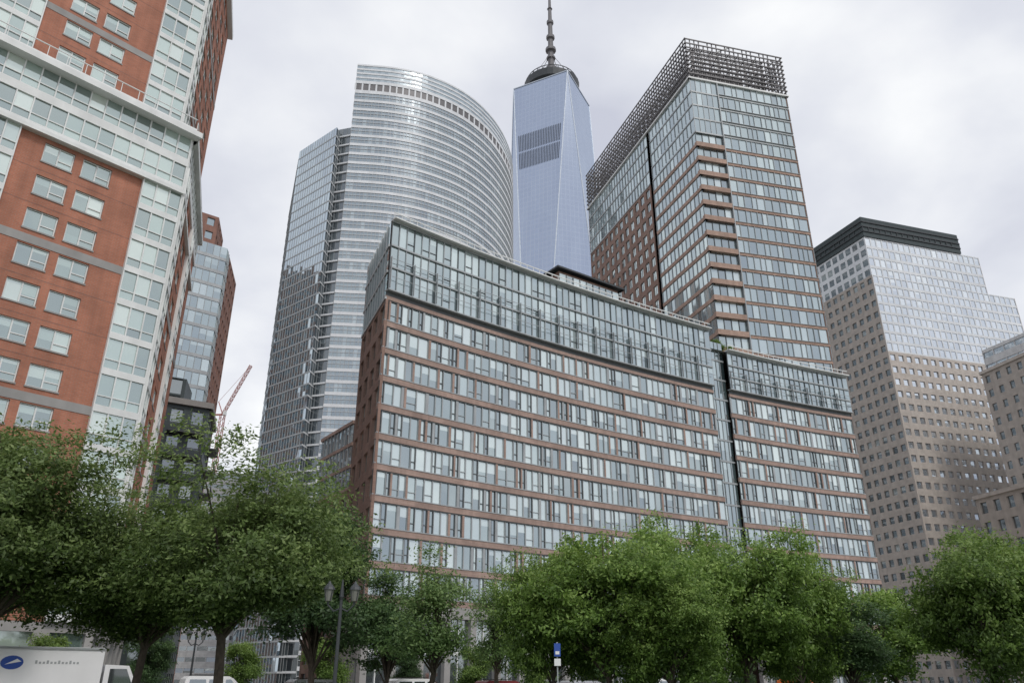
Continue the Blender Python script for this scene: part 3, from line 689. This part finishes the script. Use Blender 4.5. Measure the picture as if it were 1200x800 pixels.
# ------------------------------------------------------------------ TREES
def tree_parts(seed,h,w,cb_,nclump,npc,leaf,leafmat,open_=1.0,conic=0):
    r=np.random.RandomState(seed); rnd_=random.Random(seed)
    b=B('shade_tree',{'trunk':'bark','limbs':'bark'})
    th=cb_*1.2+.4
    lean=(r.uniform(-.25,.25),r.uniform(-.25,.25))
    tr=.035*h**.9*.5+.02
    b.tube('trunk',[(0,0,-.05),(0,0,.3),(lean[0]*.3,lean[1]*.3,th*.5),(lean[0],lean[1],th),(lean[0]*1.5,lean[1]*1.5,th+(h-th)*.35),(lean[0]*1.2,lean[1]*1.8,h*.82)],[tr*1.5,tr*1.1,tr*.95,tr*.85,tr*.5,tr*.12],9)
    cz=(h+cb_)/2; hz=(h-cb_)/2
    lobes=[]
    nl=30
    for i in range(nl):
        while True:
            p=r.uniform(-1,1,3)
            if np.linalg.norm(p)<1: break
        p=p/np.linalg.norm(p)*r.uniform(.35,.9)
        zf=(p[2]+1)/2; ww=w/2*(1-conic*zf)
        c=np.array([p[0]*ww,p[1]*ww,cz+p[2]*hz*.95]); lobes.append((c,r.uniform(.12,.24)*w*(1-.4*conic*zf)))
    for c,rad in lobes:
        z0=th*.8+ (c[2]-th*.8)*rnd_.uniform(.05,.4) if c[2]>th else th*.85
        mid=(c[0]*.45+lean[0],c[1]*.45+lean[1],z0+(c[2]-z0)*.65)
        b.tube('limbs',[(lean[0],lean[1],z0),mid,(c[0]*.95,c[1]*.95,c[2]+rad*.3)],[tr*.42,tr*.24,tr*.05],5)
    cl=[]
    for i in range(nclump):
        c,rad=lobes[r.randint(nl)]
        d=r.normal(size=3); d/=np.linalg.norm(d)
        if d[2]<-.2: d[2]*=.6
        cl.append(c+d*rad*r.uniform(.35,1.2)*np.array([1,1,.85]))
    cl=np.array(cl); tone=r.uniform(-.24,.24,nclump)
    n=nclump*npc
    cen_=np.repeat(cl,npc,0); sg=r.uniform(.6,1.3,nclump).repeat(npc)[:,None]
    pos=cen_+r.normal(size=(n,3))*sg*np.array([.27,.27,.18])*open_
    pos[:,2]=np.maximum(pos[:,2],cb_*.8+r.uniform(0,.6,n))
    out=pos-np.array([0,0,cz]); out/= (np.linalg.norm(out,axis=1)[:,None]+1e-6)
    nrm=out*.5+r.normal(size=(n,3))*.55+np.array([0,0,.6]); nrm/=np.linalg.norm(nrm,axis=1)[:,None]
    tx=np.cross(nrm,r.normal(size=(n,3))); tx/=np.linalg.norm(tx,axis=1)[:,None]; ty=np.cross(nrm,tx)
    s=leaf*r.uniform(.6,1.25,n)[:,None]
    a=pos-tx*s; c=pos+tx*s; bb=pos-ty*s*.45-nrm*s*.12; d=pos+ty*s*.45-nrm*s*.12
    V=np.stack([a,bb,c,d],1).reshape(-1,3)
    me=bpy.data.meshes.new('foliage'); me.vertices.add(4*n); me.vertices.foreach_set('co',V.ravel().astype(np.float32))
    me.loops.add(4*n); me.loops.foreach_set('vertex_index',np.arange(4*n,dtype=np.int32))
    me.polygons.add(n); me.polygons.foreach_set('loop_start',np.arange(0,4*n,4,dtype=np.int32))
    try: me.polygons.foreach_set('loop_total',np.full(n,4,dtype=np.int32))
    except Exception: pass
    at=me.attributes.new('rnd','FLOAT','FACE')
    val=np.clip(.45+tone.repeat(npc)+r.uniform(-.22,.25,n)+.22*out[:,2],0,1); at.data.foreach_set('value',val.astype(np.float32))  # random tone, plus light from above painted in: crown tops lighter, undersides darker
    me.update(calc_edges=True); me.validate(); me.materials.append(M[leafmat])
    return b,me
def mk(seed,h,w,cb_,nc,npc,leaf,mat,**kw):
    b,fm=tree_parts(seed,h,w,cb_,nc,npc,leaf,mat,**kw); return dict(b=b,f=fm,h=h,w=w,made=False)
def place(v,name,x,y,h,w,rot):
    b=v['b']
    if not v['made']:
        b.name=name; root=b.build(smooth=('trunk',)); v['made']=True; v['meshes']=[(k,o.data) for k,o in b.children.items()]
    else:
        root=bpy.data.objects.new(name,None); scene.collection.objects.link(root)
        for k,me in v['meshes']:
            o=bpy.data.objects.new(k,me); scene.collection.objects.link(o); o.parent=root
    o=bpy.data.objects.new('foliage',v['f']); scene.collection.objects.link(o); o.parent=root
    root.location=(x,y,0); root.rotation_euler=(0,0,rot); root.scale=(w/v['w'],w/v['w'],h/v['h'])
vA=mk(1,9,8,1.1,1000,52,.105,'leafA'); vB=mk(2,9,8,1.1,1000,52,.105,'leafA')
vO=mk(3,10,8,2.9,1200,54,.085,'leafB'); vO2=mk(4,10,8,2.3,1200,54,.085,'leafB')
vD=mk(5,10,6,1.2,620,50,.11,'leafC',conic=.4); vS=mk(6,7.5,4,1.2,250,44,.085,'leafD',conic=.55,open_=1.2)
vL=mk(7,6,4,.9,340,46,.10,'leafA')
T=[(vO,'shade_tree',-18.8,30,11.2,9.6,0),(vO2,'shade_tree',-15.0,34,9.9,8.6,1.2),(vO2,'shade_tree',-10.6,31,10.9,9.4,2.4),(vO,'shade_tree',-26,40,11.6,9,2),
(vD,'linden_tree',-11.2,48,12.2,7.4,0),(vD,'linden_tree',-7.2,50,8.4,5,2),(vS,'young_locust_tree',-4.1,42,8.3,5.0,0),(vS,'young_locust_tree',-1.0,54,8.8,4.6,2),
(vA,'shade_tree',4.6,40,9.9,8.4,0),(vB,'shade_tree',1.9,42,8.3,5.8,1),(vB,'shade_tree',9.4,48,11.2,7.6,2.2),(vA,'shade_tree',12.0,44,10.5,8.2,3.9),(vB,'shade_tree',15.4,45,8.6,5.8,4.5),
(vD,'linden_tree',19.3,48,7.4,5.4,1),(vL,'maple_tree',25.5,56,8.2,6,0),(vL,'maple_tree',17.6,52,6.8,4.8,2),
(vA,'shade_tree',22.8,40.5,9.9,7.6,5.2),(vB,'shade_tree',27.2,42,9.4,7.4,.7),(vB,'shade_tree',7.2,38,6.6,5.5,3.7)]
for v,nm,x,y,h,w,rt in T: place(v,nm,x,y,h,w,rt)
root=bpy.data.objects.new('street_tree_row',None); scene.collection.objects.link(root)
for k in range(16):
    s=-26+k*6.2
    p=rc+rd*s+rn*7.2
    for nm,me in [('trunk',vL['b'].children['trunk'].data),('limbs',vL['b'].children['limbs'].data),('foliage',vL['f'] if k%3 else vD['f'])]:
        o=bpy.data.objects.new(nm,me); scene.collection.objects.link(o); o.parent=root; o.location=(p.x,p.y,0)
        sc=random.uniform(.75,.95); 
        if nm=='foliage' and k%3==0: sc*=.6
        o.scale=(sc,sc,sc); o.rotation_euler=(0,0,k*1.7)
def shrub(name,x,y,z,s):
    root=bpy.data.objects.new(name,None); scene.collection.objects.link(root); root.location=(x,y,z)
    o=bpy.data.objects.new('foliage',vL['f']); scene.collection.objects.link(o); o.parent=root; o.scale=(s,s,s); o.location=(0,0,-1.2*s)
shrub('terrace_shrub',32.0,112.5,48,.65); shrub('terrace_shrub',24.5,110,51,.55); shrub('terrace_shrub',34.4,113.6,48,.5); shrub('terrace_shrub',-50,105,36,.5)
# ------------------------------------------------------------------ STREET LAMP
def lamp(x,y,rot):
    b=B('street_lamp',{'post':'darkmetal','arms':'darkmetal','lantern_glass':'lampglass','lantern_caps':'darkmetal'})
    b.tube('post',[(0,0,0),(0,0,.25),(0,0,.3),(0,0,.9),(0,0,1.0),(0,0,4.1),(0,0,4.2),(0,0,4.75)],[.22,.2,.13,.11,.07,.05,.08,.02],10)
    for s in (-1,1):
        b.tube('arms',[(0,0,3.85),(.22*s,0,3.75),(.42*s,0,3.95),(.42*s,0,4.05)],[.03,.03,.03,.05],6)
        b.tube('lantern_glass',[(.42*s,0,4.07),(.42*s,0,4.42)],[.1,.16],8)
        b.tube('lantern_caps',[(.42*s,0,4.42),(.42*s,0,4.5),(.42*s,0,4.62),(.42*s,0,4.7)],[.2,.17,.06,.015],8)
        for k in range(4):
            a=k*1.5708+.78; b.rod('lantern_caps',(.42*s+.11*math.cos(a),.11*math.sin(a),4.07),(.42*s+.175*math.cos(a),.175*math.sin(a),4.42),.025)
    b.build((x,y,0),rot)
lamp(-5.6,27,.1); lamp(-19.6,52,.3); lamp(30,52,1.2)
b=B('street_sign_post',{'pole':'steel','blue_sign':'blue','white_sign':'truckw'})
b.rod('pole',(0,0,0),(0,0,3.15),.05); W=Wall((-.13,-.06),(.13,-.06)); b.box('blue_sign',W,0,.26,2.6,3.1,-.015,.015,'fudlrb'); b.box('white_sign',W,.05,.21,2.68,2.8,.016,.02,'f'); b.box('white_sign',W,0,.26,2.25,2.52,-.015,.015,'fudlrb')
b.build((1.85,34.5,0),0)
# ------------------------------------------------------------------ VEHICLES
def extrude_profile(b,pn,prof,y0,y1):
    n=len(prof); L=[(x,y0,z) for x,z in prof]; Rr=[(x,y1,z) for x,z in prof]
    b.poly(pn,L); b.poly(pn,Rr[::-1])
    for i in range(n): j=(i+1)%n; b.poly(pn,[L[j],L[i],Rr[i],Rr[j]])
def wheels(b,xs,r,hw):
    for x in xs:
        for s in (-1,1): b.tube('tyres',[(x,s*(hw-.22),r),(x,s*hw,r)],[r,r],18); b.tube('hubs',[(x,s*(hw-.05),r),(x,s*(hw+.015),r)],[r*.55,r*.5],12)
def truck(x,y,rot):
    b=B('box_truck',{'cargo_box':'truckw','cab':'truckw','cab_windows':'g_dark','tyres':'carblk','hubs':'steel','emblem':'blue','lettering':'steel','chassis':'carblk','trim':'steel'})
    extrude_profile(b,'cargo_box',[(-3.6,1.0),(2.2,1.0),(2.2,3.3),(-3.6,3.3)],-1.2,1.2)
    extrude_profile(b,'chassis',[(-3.6,.6),(3.9,.6),(3.9,.98),(-3.6,.98)],-.9,.9)
    extrude_profile(b,'cab',[(2.35,.55),(4.2,.55),(4.25,1.4),(3.95,1.6),(3.5,2.45),(2.35,2.5)],-1.05,1.05)
    for s in (-1,1): b.poly('cab_windows',[(2.6,1.06*s,1.6),(3.75,1.06*s,1.6),(3.4,1.06*s,2.3),(2.6,1.06*s,2.3)])
    b.poly('cab_windows',[(3.955,-.9,1.62),(3.955,.9,1.62),(3.53,.9,2.42),(3.53,-.9,2.42)])
    for z in (1.0,3.24): b.rod('trim',(-3.6,-1.22,z),(2.2,-1.22,z),.09)
    e=[(-1.9+.5*math.cos(t*.3307),-1.206,2.55+.32*math.sin(t*.3307)) for t in range(19)]; b.poly('emblem',e)
    b.poly('cargo_box',[(-2.2,-1.21,2.45),(-1.5,-1.21,2.6),(-1.7,-1.21,2.72)])
    for k in range(12): b.poly('lettering',[(-.9+k*.17,-1.206,2.5),(-.8+k*.17,-1.206,2.5),(-.8+k*.17,-1.206,2.6+.06*(k%3==0)),(-.9+k*.17,-1.206,2.6+.06*(k%3==0))])
    wheels(b,(-2.4,3.1),.45,1.15); b.build((x,y,0),rot)
def suv(x,y,rot,paint,h=1.8,name='parked_suv'):
    b=B(name,{'body':paint,'cabin':paint,'glazing':'g_dark','tyres':'carblk','hubs':'steel','lights':'lampglass','roof_rails':'carblk'})
    k=h/1.8
    extrude_profile(b,'body',[(-2.3,.35),(2.3,.35),(2.35,.7),(2.25,.95),(1.2,1.08),(-2.3,1.1),(-2.38,.8)],-.94,.94)
    lo=[(-2.25,1.09*1),(1.25,1.08),(.45,1.66*k),(.2,h-.04),(-1.9,h-.03),(-2.1,1.65*k)]
    n=len(lo); A_=[(px,-.9+(.12*(pz-1.08)/.7),pz) for px,pz in lo]; C_=[(px,.9-(.12*(pz-1.08)/.7),pz) for px,pz in lo]
    b.poly('cabin',A_); b.poly('cabin',C_[::-1])
    for i in range(n): j=(i+1)%n; b.poly('cabin',[A_[j],A_[i],C_[i],C_[j]])
    for s in (-1,1):
        for (a,c) in ((-1.95,-1.0),(-.92,-.1),(-.02,.72)):
            b.poly('glazing',[(a,s*.905,1.15),(c,s*.905,1.15),(c-.05 if c<.5 else .32,s*.83,h-.2),(a+.05,s*.83,h-.2)])
        b.rod('roof_rails',(-1.7,s*.68,h+.03),(.1,s*.68,h+.03),.04)
        b.poly('lights',[(2.36,s*.55,.72),(2.36,s*.88,.72),(2.28,s*.88,.92),(2.28,s*.55,.92)])
    b.poly('glazing',[(1.16,-.8,1.16),(1.16,.8,1.16),(.42,.74,1.68*k),(.42,-.74,1.68*k)])
    wheels(b,(-1.45,1.45),.36,.95); b.build((x,y,0),rot)
rot=math.radians(32)
def onroad(s,o): q=rc+rd*s+rn*o; return q.x,q.y
truck(*onroad(-13.6,-3.3),rot)
suv(*onroad(-5,-3.4),rot,'truckw',2.0); suv(*onroad(1,-3.4),rot,'carsilver',1.85); suv(*onroad(7.5,-3.4),rot,'truckw',1.9); suv(*onroad(14,-3.4),rot,'carred',1.8)
suv(*onroad(21,-3.4),rot,'carsilver',1.8); suv(*onroad(28,-3.4),rot,'truckw',1.95); suv(*onroad(35,-3.4),rot,'carblk',1.8); suv(*onroad(44,-3.4),rot,'orange',1.95)
# ------------------------------------------------------------------ WORLD / LIGHT / CAMERA
w=bpy.data.worlds.new('World'); scene.world=w; w.use_nodes=True; nt=w.node_tree; nt.nodes.clear()
out=N(nt,'ShaderNodeOutputWorld'); sky=N(nt,'ShaderNodeTexSky',sky_type='NISHITA'); sky.sun_disc=False
sd=Vector((.45,-.72,1.05)).normalized(); el=math.asin(sd.z); sky.sun_elevation=el; sky.sun_rotation=math.atan2(sd.x,sd.y)
b1=N(nt,'ShaderNodeBackground'); b1.inputs[1].default_value=.1; nt.links.new(sky.outputs[0],b1.inputs[0])
tc=N(nt,'ShaderNodeTexCoord'); sx=N(nt,'ShaderNodeSeparateXYZ'); nt.links.new(tc.outputs['Generated'],sx.inputs[0])
mz=N(nt,'ShaderNodeMath',operation='MAXIMUM'); mz.inputs[1].default_value=0; nt.links.new(sx.outputs[2],mz.inputs[0])
az=N(nt,'ShaderNodeMath',operation='ADD'); az.inputs[1].default_value=.38; nt.links.new(mz.outputs[0],az.inputs[0])
dx=N(nt,'ShaderNodeMath',operation='DIVIDE'); dy=N(nt,'ShaderNodeMath',operation='DIVIDE')
nt.links.new(sx.outputs[0],dx.inputs[0]); nt.links.new(az.outputs[0],dx.inputs[1]); nt.links.new(sx.outputs[1],dy.inputs[0]); nt.links.new(az.outputs[0],dy.inputs[1])
cx=N(nt,'ShaderNodeCombineXYZ'); nt.links.new(dx.outputs[0],cx.inputs[0]); nt.links.new(dy.outputs[0],cx.inputs[1])
mp=N(nt,'ShaderNodeMapping'); mp.inputs['Location'].default_value=(4.6,5.2,0); mp.inputs['Scale'].default_value=(1,1.05,1); nt.links.new(cx.outputs[0],mp.inputs[0])
nz=N(nt,'ShaderNodeTexNoise'); nz.inputs['Scale'].default_value=2.6; nz.inputs['Detail'].default_value=6; nz.inputs['Roughness'].default_value=.48; nz.inputs['Distortion'].default_value=.15
nt.links.new(mp.outputs[0],nz.inputs['Vector'])
cr=N(nt,'ShaderNodeValToRGB'); e=cr.color_ramp.elements; e[0].position=.33; e[0].color=(.58,.60,.69,1); e[1].position=.66; e[1].color=(.96,.97,.98,1)
e2=cr.color_ramp.elements.new(.5); e2.color=(.75,.77,.83,1)
nt.links.new(nz.outputs[0],cr.inputs[0])
b2=N(nt,'ShaderNodeBackground'); b2.inputs[1].default_value=1.08; nt.links.new(cr.outputs[0],b2.inputs[0])
mx=N(nt,'ShaderNodeMixShader'); mx.inputs[0].default_value=.93
nt.links.new(b1.outputs[0],mx.inputs[1]); nt.links.new(b2.outputs[0],mx.inputs[2]); nt.links.new(mx.outputs[0],out.inputs[0])
sl=bpy.data.lights.new('sun','SUN'); sl.energy=1.5; sl.angle=math.radians(14); sl.color=(1,.96,.9)
so=bpy.data.objects.new('sun',sl); scene.collection.objects.link(so); so.rotation_euler=(-sd).to_track_quat('-Z','Y').to_euler()
cam=bpy.data.cameras.new('camera'); co=bpy.data.objects.new('camera',cam); scene.collection.objects.link(co)
cam.sensor_width=36; cam.lens=27.6; cam.clip_end=6000; cam.clip_start=.1
co.location=(0,0,1.6); co.rotation_euler=(math.radians(90+23.5),0,0); scene.camera=co
